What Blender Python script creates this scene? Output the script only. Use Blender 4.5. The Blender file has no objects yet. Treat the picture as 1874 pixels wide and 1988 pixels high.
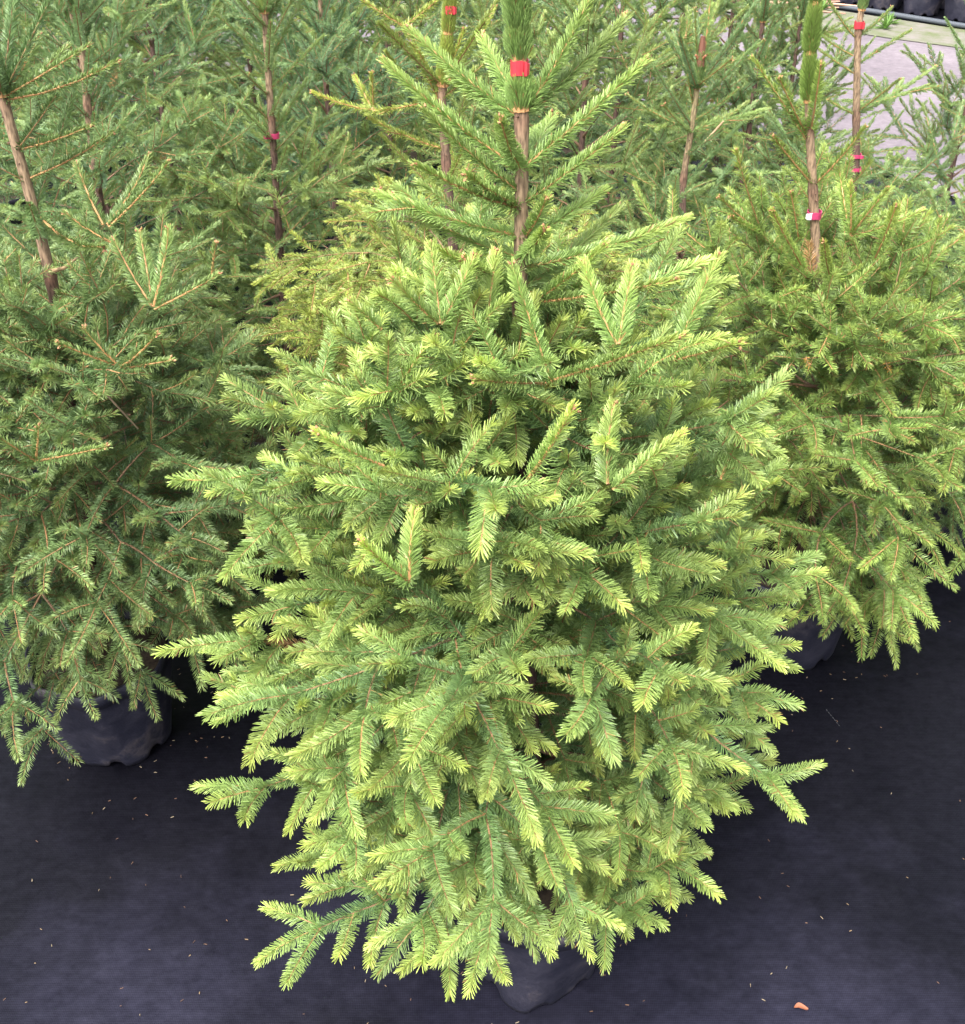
import bpy, math, random
import numpy as np
from mathutils import Vector

R = math.radians
SC = bpy.context.scene
COL = SC.collection

# ------------------------------------------------------------------ camera, world, sun, exposure
CAM_H, PITCH, F = 2.05, R(34.0), 2238.0          # F: focal length in units of a 1874 wide picture
cd = bpy.data.cameras.new('camera')
cam = bpy.data.objects.new('camera', cd)
COL.objects.link(cam)
cam.location = (0, 0, CAM_H)
cam.rotation_euler = (R(90) - PITCH, 0, 0)
cd.sensor_fit = 'HORIZONTAL'
cd.sensor_width = 36.0
cd.lens = 36.0 * F / 1874.0
cd.clip_start = 0.05
cd.clip_end = 500.0
SC.camera = cam

w = bpy.data.worlds.new('World')
SC.world = w
w.use_nodes = True
nt = w.node_tree
bg = nt.nodes['Background']
sky = nt.nodes.new('ShaderNodeTexSky')
sky.sky_type = 'NISHITA'
sky.sun_disc = False
SUN_EL, SUN_ROT = R(62), R(-60)
sky.sun_elevation = SUN_EL
sky.sun_rotation = SUN_ROT
sky.dust_density = 7.0
sky.air_density = 1.1
hs = nt.nodes.new('ShaderNodeHueSaturation')       # overcast: a greyer sky
hs.inputs['Saturation'].default_value = 0.28
nt.links.new(sky.outputs[0], hs.inputs['Color'])
nt.links.new(hs.outputs[0], bg.inputs['Color'])
bg.inputs['Strength'].default_value = 0.15

sd = bpy.data.lights.new('sun', 'SUN')
sd.energy = 1.5
sd.angle = R(35)
sd.color = (1.0, 0.96, 0.88)
sun = bpy.data.objects.new('sun', sd)
COL.objects.link(sun)
sdir = Vector((math.sin(SUN_ROT) * math.cos(SUN_EL), math.cos(SUN_ROT) * math.cos(SUN_EL), math.sin(SUN_EL)))
sdir = Vector((-0.30, -0.45, 0.85)).normalized()
sky.sun_elevation = math.asin(sdir.z)
sky.sun_rotation = math.atan2(sdir.x, sdir.y)
sun.rotation_euler = sdir.to_track_quat('Z', 'Y').to_euler()
sun.location = (0, 0, 12)

SC.view_settings.view_transform = 'Standard'
SC.view_settings.look = 'None'
SC.view_settings.exposure = 1.72
SC.view_settings.gamma = 1.0
SC.render.engine = 'CYCLES'
SC.cycles.max_bounces = 7
SC.cycles.diffuse_bounces = 4
SC.cycles.transmission_bounces = 4
SC.cycles.use_denoising = True

# ------------------------------------------------------------------ helpers
SP, CP = math.sin(PITCH), math.cos(PITCH)


def at_y(px, py, Y):
    """World point seen at picture position (px, py) on the upright plane y = Y."""
    u, v = (px - 937) / F, (py - 994) / F
    d = (u, CP - v * SP, -SP - v * CP)
    s = Y / d[1]
    return np.array((d[0] * s, Y, CAM_H + d[2] * s))


def ground(px, py, z=0.0):
    u, v = (px - 937) / F, (py - 994) / F
    d = (u, CP - v * SP, -SP - v * CP)
    s = (z - CAM_H) / d[2]
    return np.array((d[0] * s, d[1] * s, z))


def norm(a):
    a = np.asarray(a, float)
    return a / np.maximum(np.linalg.norm(a, axis=-1, keepdims=True), 1e-9)


def tag(o, label=None, cat=None, group=None, kind=None):
    if label: o['label'] = label
    if cat: o['category'] = cat
    if group: o['group'] = group
    if kind: o['kind'] = kind
    return o


def empty(name, loc=(0, 0, 0), rz=0.0):
    o = bpy.data.objects.new(name, None)
    o.empty_display_size = 0.1
    o.location = tuple(loc)
    o.rotation_euler = (0, 0, rz)
    COL.objects.link(o)
    return o


def link_mesh(name, me, mats, parent=None):
    o = bpy.data.objects.new(name, me)
    for m in mats:
        me.materials.append(m)
    COL.objects.link(o)
    if parent is not None:
        o.parent = parent
    return o


class Buf:
    """Vertices, tri / quad faces, colours and material numbers collected in bulk."""

    def __init__(s):
        s.v, s.c, s.q, s.t, s.mq, s.mt, s.n = [], [], [], [], [], [], 0

    def add(s, v, c, quads=None, tris=None, mat=0):
        v = np.asarray(v, np.float32).reshape(-1, 3)
        c = np.asarray(c, np.float32)
        if c.ndim == 1:
            c = np.tile(c[:3], (len(v), 1))
        s.v.append(v)
        s.c.append(c.reshape(-1, 3))
        if quads is not None and len(quads):
            q = np.asarray(quads, np.int64).reshape(-1, 4) + s.n
            s.q.append(q)
            s.mq.append(np.full(len(q), mat))
        if tris is not None and len(tris):
            t = np.asarray(tris, np.int64).reshape(-1, 3) + s.n
            s.t.append(t)
            s.mt.append(np.full(len(t), mat))
        s.n += len(v)

    def mesh(s, name, smooth=False, org=(0, 0, 0)):
        V = np.concatenate(s.v) - np.asarray(org, np.float32)
        C = np.concatenate(s.c)
        me = bpy.data.meshes.new(name)
        me.vertices.add(len(V))
        me.vertices.foreach_set('co', V.astype(np.float32).ravel())
        Q = np.concatenate(s.q) if s.q else np.zeros((0, 4), np.int64)
        T = np.concatenate(s.t) if s.t else np.zeros((0, 3), np.int64)
        me.loops.add(Q.size + T.size)
        me.loops.foreach_set('vertex_index', np.concatenate([Q.ravel(), T.ravel()]).astype(np.int32))
        me.polygons.add(len(Q) + len(T))
        st = np.concatenate([np.arange(len(Q)) * 4, Q.size + np.arange(len(T)) * 3])
        me.polygons.foreach_set('loop_start', st.astype(np.int32))
        mi = np.concatenate((s.mq + s.mt)) if (s.mq or s.mt) else np.zeros(0)
        me.polygons.foreach_set('material_index', mi.astype(np.int32))
        me.polygons.foreach_set('use_smooth', np.full(len(Q) + len(T), smooth))
        a = me.color_attributes.new('Col', 'FLOAT_COLOR', 'POINT')
        a.data.foreach_set('color', np.concatenate([C, np.ones((len(C), 1), np.float32)], 1).astype(np.float32).ravel())
        me.update(calc_edges=True)
        me.validate()
        return me

    def build(s, name, mats, parent=None, smooth=False, org=(0, 0, 0)):
        return link_mesh(name, s.mesh(name, smooth, org), mats, parent)


def tube(buf, pts, rad, cols, k=8, mat=0, cap=True):
    """Tube through pts with one radius and colour per point."""
    P = np.asarray(pts, float)
    n = len(P)
    rad = np.broadcast_to(np.asarray(rad, float), (n,))
    T = norm(np.gradient(P, axis=0))
    ref = np.array((0.0, 1.0, 0.0)) if abs(T[0][2]) > 0.7 else np.array((0, 0, 1.0))
    S = norm(np.cross(T, ref))
    U = np.cross(S, T)
    a = np.arange(k) * 2 * math.pi / k
    ring = P[:, None] + rad[:, None, None] * (np.cos(a)[None, :, None] * S[:, None] + np.sin(a)[None, :, None] * U[:, None])
    C = np.asarray(cols, float)
    if C.ndim == 1:
        C = np.tile(C, (n, 1))
    V = ring.reshape(-1, 3)
    i, j = np.meshgrid(np.arange(n - 1), np.arange(k), indexing='ij')
    jn = (j + 1) % k
    q = np.stack([i * k + j, i * k + jn, (i + 1) * k + jn, (i + 1) * k + j], -1).reshape(-1, 4)
    CC = np.repeat(C, k, 0)
    tr = None
    if cap:
        V = np.concatenate([V, P[:1], P[-1:]])
        CC = np.concatenate([CC, C[:1], C[-1:]])
        b, e = n * k, n * k + 1
        jj = np.arange(k)
        tr = np.concatenate([np.stack([np.full(k, b), (jj + 1) % k, jj], -1),
                             np.stack([np.full(k, e), (n - 1) * k + jj, (n - 1) * k + (jj + 1) % k], -1)])
    buf.add(V, CC, q, tr, mat)


# ------------------------------------------------------------------ materials
def new_mat(name):
    m = bpy.data.materials.new(name)
    m.use_nodes = True
    return m, m.node_tree, m.node_tree.nodes['Principled BSDF']


def foliage_mat(name, rough=0.42, trans=0.28):
    m, t, b = new_mat(name)
    a = t.nodes.new('ShaderNodeAttribute')
    a.attribute_name = 'Col'
    t.links.new(a.outputs['Color'], b.inputs['Base Color'])
    b.inputs['Roughness'].default_value = rough
    b.inputs['Specular IOR Level'].default_value = 0.45
    tr = t.nodes.new('ShaderNodeBsdfTranslucent')
    hsv = t.nodes.new('ShaderNodeHueSaturation')
    hsv.inputs['Saturation'].default_value = 1.1
    hsv.inputs['Value'].default_value = 1.5
    t.links.new(a.outputs['Color'], hsv.inputs['Color'])
    t.links.new(hsv.outputs[0], tr.inputs['Color'])
    mx = t.nodes.new('ShaderNodeMixShader')
    mx.inputs[0].default_value = trans
    t.links.new(b.outputs[0], mx.inputs[1])
    t.links.new(tr.outputs[0], mx.inputs[2])
    t.links.new(mx.outputs[0], t.nodes['Material Output'].inputs['Surface'])
    return m


def bark_mat(name):
    m, t, b = new_mat(name)
    a = t.nodes.new('ShaderNodeAttribute')
    a.attribute_name = 'Col'
    tc = t.nodes.new('ShaderNodeTexCoord')
    mp = t.nodes.new('ShaderNodeMapping')
    mp.inputs['Scale'].default_value = (1, 1, 0.22)
    n = t.nodes.new('ShaderNodeTexNoise')
    n.inputs['Scale'].default_value = 260
    n.inputs['Detail'].default_value = 4
    t.links.new(tc.outputs['Object'], mp.inputs[0])
    t.links.new(mp.outputs[0], n.inputs['Vector'])
    r = t.nodes.new('ShaderNodeValToRGB')
    r.color_ramp.elements[0].position = 0.35
    r.color_ramp.elements[0].color = (0.42, 0.38, 0.36, 1)
    r.color_ramp.elements[1].position = 0.62
    r.color_ramp.elements[1].color = (1.25, 1.22, 1.18, 1)
    t.links.new(n.outputs['Fac'], r.inputs[0])
    mx = t.nodes.new('ShaderNodeMixRGB')
    mx.blend_type = 'MULTIPLY'
    mx.inputs[0].default_value = 1
    t.links.new(a.outputs['Color'], mx.inputs[1])
    t.links.new(r.outputs[0], mx.inputs[2])
    t.links.new(mx.outputs[0], b.inputs['Base Color'])
    b.inputs['Roughness'].default_value = 0.85
    bp = t.nodes.new('ShaderNodeBump')
    bp.inputs['Strength'].default_value = 0.5
    bp.inputs['Distance'].default_value = 0.002
    t.links.new(n.outputs['Fac'], bp.inputs['Height'])
    t.links.new(bp.outputs[0], b.inputs['Normal'])
    return m


def attr_mat(name, rough=0.7):
    m, t, b = new_mat(name)
    a = t.nodes.new('ShaderNodeAttribute')
    a.attribute_name = 'Col'
    t.links.new(a.outputs['Color'], b.inputs['Base Color'])
    b.inputs['Roughness'].default_value = rough
    return m


def noise_mix(t, scale, c1, c2, lo=0.4, hi=0.6, detail=5, vec=None, rough=0.6):
    n = t.nodes.new('ShaderNodeTexNoise')
    n.inputs['Scale'].default_value = scale
    n.inputs['Detail'].default_value = detail
    n.inputs['Roughness'].default_value = rough
    if vec is not None:
        t.links.new(vec, n.inputs['Vector'])
    r = t.nodes.new('ShaderNodeValToRGB')
    r.color_ramp.elements[0].position = lo
    r.color_ramp.elements[0].color = (*c1, 1)
    r.color_ramp.elements[1].position = hi
    r.color_ramp.elements[1].color = (*c2, 1)
    t.links.new(n.outputs['Fac'], r.inputs[0])
    return n, r


M_NEEDLE = foliage_mat('spruce_needles')
M_TWIG = attr_mat('spruce_twigs', 0.7)
M_BARK = bark_mat('spruce_bark')
M_PLANT = foliage_mat('weed_leaves', 0.5, 0.25)

# black woven ground fabric
M_FABRIC, t, b = new_mat('woven_fabric')
tc = t.nodes.new('ShaderNodeTexCoord')
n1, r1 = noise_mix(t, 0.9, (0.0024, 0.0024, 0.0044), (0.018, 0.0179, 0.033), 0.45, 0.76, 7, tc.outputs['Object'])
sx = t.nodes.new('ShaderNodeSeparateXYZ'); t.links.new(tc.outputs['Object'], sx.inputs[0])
wr = t.nodes.new('ShaderNodeMapRange')          # fabric colour lighter towards the near side, darker further back
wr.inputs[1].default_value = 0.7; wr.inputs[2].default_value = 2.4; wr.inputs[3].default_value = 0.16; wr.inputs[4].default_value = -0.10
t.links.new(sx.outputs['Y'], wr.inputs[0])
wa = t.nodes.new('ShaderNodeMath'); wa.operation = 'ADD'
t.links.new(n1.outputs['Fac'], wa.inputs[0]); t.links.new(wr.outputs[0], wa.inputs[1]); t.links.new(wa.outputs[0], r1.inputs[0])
n2, r2 = noise_mix(t, 9.0, (0.82, 0.82, 0.84), (1.22, 1.20, 1.16), 0.35, 0.7, 8, tc.outputs['Object'], 0.7)
mx = t.nodes.new('ShaderNodeMixRGB'); mx.blend_type = 'MULTIPLY'; mx.inputs[0].default_value = 1
t.links.new(r1.outputs[0], mx.inputs[1]); t.links.new(r2.outputs[0], mx.inputs[2])
wv = t.nodes.new('ShaderNodeTexWave'); wv.inputs['Scale'].default_value = 62; wv.inputs['Distortion'].default_value = 1.5
wv.inputs['Detail'].default_value = 2; wv.bands_direction = 'Y'
wh = t.nodes.new('ShaderNodeTexWave'); wh.inputs['Scale'].default_value = 88; wh.inputs['Distortion'].default_value = 1.0
wh.bands_direction = 'X'
t.links.new(tc.outputs['Object'], wv.inputs['Vector']); t.links.new(tc.outputs['Object'], wh.inputs['Vector'])
ad = t.nodes.new('ShaderNodeMath'); ad.operation = 'ADD'
t.links.new(wv.outputs['Fac'], ad.inputs[0]); t.links.new(wh.outputs['Fac'], ad.inputs[1])
mr = t.nodes.new('ShaderNodeMapRange'); mr.inputs[1].default_value = 0; mr.inputs[2].default_value = 2
mr.inputs[3].default_value = 0.78; mr.inputs[4].default_value = 1.22
t.links.new(ad.outputs[0], mr.inputs[0])
mx2 = t.nodes.new('ShaderNodeMixRGB'); mx2.blend_type = 'MULTIPLY'; mx2.inputs[0].default_value = 1
t.links.new(mx.outputs[0], mx2.inputs[1]); t.links.new(mr.outputs[0], mx2.inputs[2])
t.links.new(mx2.outputs[0], b.inputs['Base Color'])
n3, r3 = noise_mix(t, 2.2, (0.40, 0.40, 0.40), (0.62, 0.62, 0.62), 0.35, 0.65, 5, tc.outputs['Object'])
t.links.new(r3.outputs[0], b.inputs['Roughness'])
nd = t.nodes.new('ShaderNodeTexNoise'); nd.inputs['Scale'].default_value = 38; nd.inputs['Detail'].default_value = 8
nd.inputs['Roughness'].default_value = 0.75
md = t.nodes.new('ShaderNodeMapping'); md.inputs['Scale'].default_value = (0.8, 1.2, 1)
t.links.new(tc.outputs['Object'], md.inputs[0]); t.links.new(md.outputs[0], nd.inputs['Vector'])
rd = t.nodes.new('ShaderNodeMapRange'); rd.inputs[1].default_value = 0.3; rd.inputs[2].default_value = 0.7
rd.inputs[3].default_value = 0.70; rd.inputs[4].default_value = 1.30
t.links.new(nd.outputs['Fac'], rd.inputs[0])
m1_ = t.nodes.new('ShaderNodeMath'); m1_.operation = 'MULTIPLY'
t.links.new(rd.outputs[0], m1_.inputs[0]); t.links.new(mr.outputs[0], m1_.inputs[1])
m2_ = t.nodes.new('ShaderNodeMath'); m2_.operation = 'MULTIPLY'; m2_.inputs[1].default_value = 0.21
t.links.new(m1_.outputs[0], m2_.inputs[0]); t.links.new(m2_.outputs[0], b.inputs['Specular IOR Level'])
mx3 = t.nodes.new('ShaderNodeMixRGB'); mx3.blend_type = 'MULTIPLY'; mx3.inputs[0].default_value = 1
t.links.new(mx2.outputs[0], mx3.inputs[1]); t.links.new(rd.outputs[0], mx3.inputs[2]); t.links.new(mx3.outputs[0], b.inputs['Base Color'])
b.inputs['Specular Tint'].default_value = (0.78, 0.79, 1.0, 1)
nb = t.nodes.new('ShaderNodeTexNoise'); nb.inputs['Scale'].default_value = 3.0; nb.inputs['Detail'].default_value = 7
t.links.new(tc.outputs['Object'], nb.inputs['Vector'])
bp = t.nodes.new('ShaderNodeBump'); bp.inputs['Strength'].default_value = 0.35; bp.inputs['Distance'].default_value = 0.03
bp2 = t.nodes.new('ShaderNodeBump'); bp2.inputs['Strength'].default_value = 0.07; bp2.inputs['Distance'].default_value = 0.001
t.links.new(nb.outputs['Fac'], bp.inputs['Height']); t.links.new(ad.outputs[0], bp2.inputs['Height'])
t.links.new(bp.outputs[0], bp2.inputs['Normal']); t.links.new(bp2.outputs[0], b.inputs['Normal'])

# black plastic pots, dusty towards no particular side
M_POT, t, b = new_mat('black_pot_plastic')
tc = t.nodes.new('ShaderNodeTexCoord')
n1, r1 = noise_mix(t, 14.0, (0.010, 0.0105, 0.022), (0.030, 0.029, 0.045), 0.42, 0.68, 8, tc.outputs['Object'], 0.7)
n2, r2 = noise_mix(t, 7.0, (0, 0, 0), (1, 1, 1), 0.56, 0.70, 6, tc.outputs['Object'], 0.65)
mx = t.nodes.new('ShaderNodeMixRGB'); mx.inputs[2].default_value = (0.105, 0.085, 0.080, 1)
mu = t.nodes.new('ShaderNodeMath'); mu.operation = 'MULTIPLY'; mu.inputs[1].default_value = 0.55
t.links.new(r2.outputs[0], mu.inputs[0]); t.links.new(mu.outputs[0], mx.inputs[0])
t.links.new(r1.outputs[0], mx.inputs[1]); t.links.new(mx.outputs[0], b.inputs['Base Color'])
b.inputs['Roughness'].default_value = 0.55
bp = t.nodes.new('ShaderNodeBump'); bp.inputs['Strength'].default_value = 0.5; bp.inputs['Distance'].default_value = 0.012
t.links.new(n2.outputs['Fac'], bp.inputs['Height']); t.links.new(bp.outputs[0], b.inputs['Normal'])

M_SOIL, t, b = new_mat('potting_soil')
tc = t.nodes.new('ShaderNodeTexCoord')
n1, r1 = noise_mix(t, 60, (0.020, 0.014, 0.010), (0.085, 0.060, 0.040), 0.35, 0.7, 8, tc.outputs['Object'])
t.links.new(r1.outputs[0], b.inputs['Base Color']); b.inputs['Roughness'].default_value = 0.95

M_ROAD, t, b = new_mat('gravel_road')
tc = t.nodes.new('ShaderNodeTexCoord')
n1, r1 = noise_mix(t, 0.8, (0.105, 0.086, 0.102), (0.190, 0.162, 0.182), 0.35, 0.68, 8, tc.outputs['Object'], 0.7)
n2, r2 = noise_mix(t, 22, (0.75, 0.75, 0.75), (1.2, 1.2, 1.2), 0.35, 0.65, 6, tc.outputs['Object'], 0.8)
mx = t.nodes.new('ShaderNodeMixRGB'); mx.blend_type = 'MULTIPLY'; mx.inputs[0].default_value = 1
t.links.new(r1.outputs[0], mx.inputs[1]); t.links.new(r2.outputs[0], mx.inputs[2])
t.links.new(mx.outputs[0], b.inputs['Base Color']); b.inputs['Roughness'].default_value = 0.8

M_VERGE, t, b = new_mat('mossy_verge')
tc = t.nodes.new('ShaderNodeTexCoord')
n1, r1 = noise_mix(t, 3.0, (0.085, 0.105, 0.040), (0.165, 0.150, 0.135), 0.40, 0.60, 9, tc.outputs['Object'], 0.75)
t.links.new(r1.outputs[0], b.inputs['Base Color']); b.inputs['Roughness'].default_value = 0.9

M_EARTH, t, b = new_mat('dark_earth')
tc = t.nodes.new('ShaderNodeTexCoord')
n1, r1 = noise_mix(t, 2.0, (0.05, 0.05, 0.045), (0.11, 0.10, 0.08), 0.40, 0.64, 8, tc.outputs['Object'], 0.7)
t.links.new(r1.outputs[0], b.inputs['Base Color']); b.inputs['Roughness'].default_value = 0.95


def plain(name, col, rough=0.5):
    m, t, b = new_mat(name)
    tc = t.nodes.new('ShaderNodeTexCoord')
    c = np.array(col)
    n, r = noise_mix(t, 120, tuple(c * 0.8), tuple(np.minimum(c * 1.15, 1)), 0.3, 0.7, 3, tc.outputs['Object'])
    t.links.new(r.outputs[0], b.inputs['Base Color'])
    b.inputs['Roughness'].default_value = rough
    return m


M_RED = plain('red_tape', (0.42, 0.030, 0.045), 0.45)
M_PINK = plain('pink_tape', (0.42, 0.040, 0.12), 0.45)
M_TAGW = plain('white_tag', (0.70, 0.68, 0.70), 0.5)
M_LEAF = plain('dry_leaf', (0.22, 0.075, 0.035), 0.7)
M_WOOD = attr_mat('cut_wood', 0.85)
M_EDGE = plain('grey_plastic', (0.055, 0.065, 0.080), 0.6)

# ------------------------------------------------------------------ the spruce generator
PAL = {   # old needles, young needles, lime tips (surface colours)
    'main':   ((0.098, 0.190, 0.076), (0.250, 0.375, 0.115), (0.49, 0.56, 0.140)),
    'left':   ((0.085, 0.158, 0.070), (0.180, 0.275, 0.095), (0.34, 0.40, 0.110)),
    'right':  ((0.102, 0.185, 0.058), (0.225, 0.335, 0.083), (0.43, 0.48, 0.108)),
    'yellow': ((0.150, 0.215, 0.065), (0.310, 0.380, 0.085), (0.50, 0.53, 0.110)),
    'far':    ((0.110, 0.190, 0.095), (0.215, 0.310, 0.115), (0.36, 0.42, 0.135)),
    'blue':   ((0.100, 0.185, 0.105), (0.190, 0.290, 0.130), (0.32, 0.40, 0.150)),
    'olive':  ((0.120, 0.190, 0.082), (0.235, 0.315, 0.100), (0.38, 0.43, 0.125)),
}


class Shoots:
    """A bag of needled shoots, turned into one mesh in bulk."""

    def __init__(s, pal):
        s.rows, s.pal = [], pal

    def add(s, p0, p1, p2, up, r, nlen, dens, young, tip, bare=0.0, alpha=1.0, bud=0.6):
        s.rows.append(np.concatenate([p0, p1, p2, up, [r, nlen, dens, young, tip, bare, alpha, bud]]))

    def emit(s, buf, rng, lod=1, width=0.0012):
        A = np.array(s.rows)
        P0, P1, P2, UP = A[:, 0:3], A[:, 3:6], A[:, 6:9], A[:, 9:12]
        r, nlen, dens, young, tip, bare, alpha, bud = A[:, 12:].T
        L = np.linalg.norm(P1 - P0, axis=1) + np.linalg.norm(P2 - P1, axis=1)
        pal = [np.array(c) for c in PAL[s.pal]]
        # --- twigs
        m, k = 4, (5 if lod > 0 else 4)
        tt = np.linspace(0, 1, m)
        bz = lambda t: ((1 - t) ** 2)[..., None] * P0[:, None] + (2 * t * (1 - t))[..., None] * P1[:, None] + (t ** 2)[..., None] * P2[:, None]
        tg = lambda t: norm(((1 - t))[..., None] * (P1 - P0)[:, None] + t[..., None] * (P2 - P1)[:, None])
        tN = np.broadcast_to(tt, (len(A), m))
        C = bz(tN)
        T = tg(tN)
        S = norm(np.cross(T, UP[:, None]))
        U = np.cross(S, T)
        a = np.arange(k) * 2 * math.pi / k
        rr = (r[:, None] * (1 - 0.45 * tN))[..., None, None]
        ring = C[:, :, None] + rr * (np.cos(a)[:, None] * S[:, :, None] + np.sin(a)[:, None] * U[:, :, None])
        V = ring.reshape(-1, 3)
        n = len(A)
        I, J, K2 = np.meshgrid(np.arange(n), np.arange(m - 1), np.arange(k), indexing='ij')
        kn = (K2 + 1) % k
        base = I * m * k
        q = np.stack([base + J * k + K2, base + J * k + kn, base + (J + 1) * k + kn, base + (J + 1) * k + K2], -1).reshape(-1, 4)
        old = np.array((0.130, 0.080, 0.050))
        new = np.array((0.40, 0.21, 0.085))
        yy = np.clip(young, 0, 1)[:, None]
        tc = old * (1 - yy) + new * yy
        tc = tc * rng.uniform(0.8, 1.2, (n, 1))
        buf.add(V, np.repeat(tc, m * k, 0), q, None, 1)
        # --- buds
        sel = np.where(bud > 0.05)[0]
        if len(sel):
            bl = 0.0034 * bud[sel][:, None]
            d = T[sel, -1]; sS = S[sel, -1]; uU = U[sel, -1]; p = P2[sel]
            bw = bl * 0.42
            vs = np.stack([p - d * bl * 0.3, p + sS * bw + d * bl * .3, p + uU * bw + d * bl * .3, p - sS * bw + d * bl * .3, p - uU * bw + d * bl * .3, p + d * bl], 1)
            f = np.array([(0, 2, 1), (0, 3, 2), (0, 4, 3), (0, 1, 4), (5, 1, 2), (5, 2, 3), (5, 3, 4), (5, 4, 1)])
            F_ = (np.arange(len(sel))[:, None, None] * 6 + f).reshape(-1, 3)
            bc = np.array((0.34, 0.17, 0.085)) * rng.uniform(0.7, 1.3, (len(sel), 1))
            buf.add(vs.reshape(-1, 3), np.repeat(bc, 6, 0), None, F_, 1)
        # --- needles
        cnt = np.maximum((L * dens).astype(int), 6)
        ids = np.repeat(np.arange(n), cnt)
        N = len(ids)
        loc = np.arange(N) - np.repeat(np.cumsum(cnt) - cnt, cnt)
        tn = (loc + rng.uniform(0, 1, N)) / cnt[ids]
        b0 = bare[ids]
        tn = b0 + (1.02 - b0) * tn
        phi = loc * 2.39996 + rng.normal(0, 0.25, N) + ids
        sn, cs = np.sin(phi), np.cos(phi)
        keep = ~(((sn < -0.55) & (rng.uniform(0, 1, N) < 0.62)) | ((sn > 0.80) & (rng.uniform(0, 1, N) < 0.55)))
        ids, tn, sn, cs = ids[keep], tn[keep], sn[keep], cs[keep]
        N = len(ids)
        tnc = np.clip(tn, 0, 1)[:, None]
        p = (1 - tnc) ** 2 * P0[ids] + 2 * tnc * (1 - tnc) * P1[ids] + tnc ** 2 * P2[ids]
        tan = norm((1 - tnc) * (P1 - P0)[ids] + tnc * (P2 - P1)[ids])
        S = norm(np.cross(tan, UP[ids]))
        U = np.cross(S, tan)
        sn2 = np.where(sn < 0, sn * 0.45, sn)
        rad = norm(cs[:, None] * S + sn2[:, None] * U)
        al = (R(66) - R(34) * tn ** 4 - R(8) * np.clip(sn, 0, 1)) * alpha[ids] * rng.normal(1, 0.09, N)
        d = norm(np.cos(al)[:, None] * tan + np.sin(al)[:, None] * rad)
        ln = nlen[ids] * rng.uniform(0.88, 1.08, N) * (0.74 + 0.26 * np.sin(math.pi * np.clip(tn * 0.72 + 0.20, 0, 1))) * (1 - 0.12 * np.clip(sn, 0, 1))
        p = p + rad * (r[ids] * (1 - 0.45 * tn) * 0.7)[:, None]
        side = norm(np.cross(d, tan) + rng.normal(0, 0.25, (N, 3)))
        nb = np.cross(side, d)
        g = young[ids] + rng.normal(0, 0.10, N)
        g = np.clip(g, 0, 1)[:, None]
        c = pal[0] * (1 - g) + pal[1] * g
        e = (0.12 + 0.88 * np.clip((tn - 0.15) / 0.85, 0, 1) ** 1.8) * tip[ids]
        e = np.clip(e + rng.normal(0, 0.05, N) * tip[ids], 0, 1)[:, None]
        c = c * (1 - e) + pal[2] * e
        c = c * rng.uniform(0.84, 1.16, (N, 1)) * (rng.normal(1, 0.10, n)[ids])[:, None]
        brn = (rng.uniform(0, 1, n) < 0.0004)[ids] | (rng.uniform(0, 1, N) < 0.010)
        c = np.where(brn[:, None], np.array((0.36, 0.22, 0.09)) * rng.uniform(0.6, 1.2, (N, 1)), c)
        W = width * rng.uniform(0.85, 1.15, N)
        droop = np.array((0, 0, -1.0))
        if lod == 2:          # closed three-sided needle with a blunt end
            vs = []
            for fr, wd in ((0.03, 0.46), (0.84, 0.50)):
                ctr = p + d * (ln * fr)[:, None] + tan * (ln * 0.10 * fr * fr)[:, None]
                for kk in range(3):
                    aa = kk * 2.0944
                    vs.append(ctr + (math.cos(aa) * side + math.sin(aa) * nb) * (W * wd)[:, None])
            vs.append(p + d * ln[:, None] + tan * (ln * 0.10)[:, None])
            V = np.stack(vs, 1)
            f4 = []
            for rg in range(1):
                for kk in range(3):
                    f4.append((rg * 3 + kk, rg * 3 + (kk + 1) % 3, rg * 3 + 3 + (kk + 1) % 3, rg * 3 + 3 + kk))
            f3 = [(3, 4, 6), (4, 5, 6), (5, 3, 6)]
            o = np.arange(N)[:, None, None] * 7
            cc = np.repeat(c, 7, 0).reshape(N, 7, 3)
            cc[:, 6] *= 1.1
            buf.add(V.reshape(-1, 3), cc.reshape(-1, 3), (o + np.array(f4)).reshape(-1, 4), (o + np.array(f3)).reshape(-1, 3), 0)
        elif lod == 1:        # spindle
            ctr = p + d * (ln * 0.5)[:, None]
            vs = [p]
            for kk in range(3):
                aa = kk * 2.0944
                vs.append(ctr + (math.cos(aa) * side + math.sin(aa) * nb) * (W * 0.62)[:, None])
            vs.append(p + d * ln[:, None])
            V = np.stack(vs, 1)
            f3 = [(0, 2, 1), (0, 3, 2), (0, 1, 3), (1, 2, 4), (2, 3, 4), (3, 1, 4)]
            o = np.arange(N)[:, None, None] * 5
            buf.add(V.reshape(-1, 3), np.repeat(c, 5, 0), None, (o + np.array(f3)).reshape(-1, 3), 0)
        else:                 # folded kite
            ctr = p + d * (ln * 0.5)[:, None]
            V = np.stack([p, ctr + side * (W * 0.6)[:, None], p + d * ln[:, None] , ctr - side * (W * 0.6)[:, None]], 1)
            V[:, 2] += nb * (W * 0.3)[:, None]
            f3 = [(0, 1, 2), (0, 2, 3)]
            o = np.arange(N)[:, None, None] * 4
            buf.add(V.reshape(-1, 3), np.repeat(c, 4, 0), None, (o + np.array(f3)).reshape(-1, 3), 0)


Z = np.array((0, 0, 1.0))


def rot_about(v, ax, ang):
    ax = norm(ax)
    return v * math.cos(ang) + np.cross(ax, v) * math.sin(ang) + ax * np.dot(ax, v) * (1 - math.cos(ang))


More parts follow.
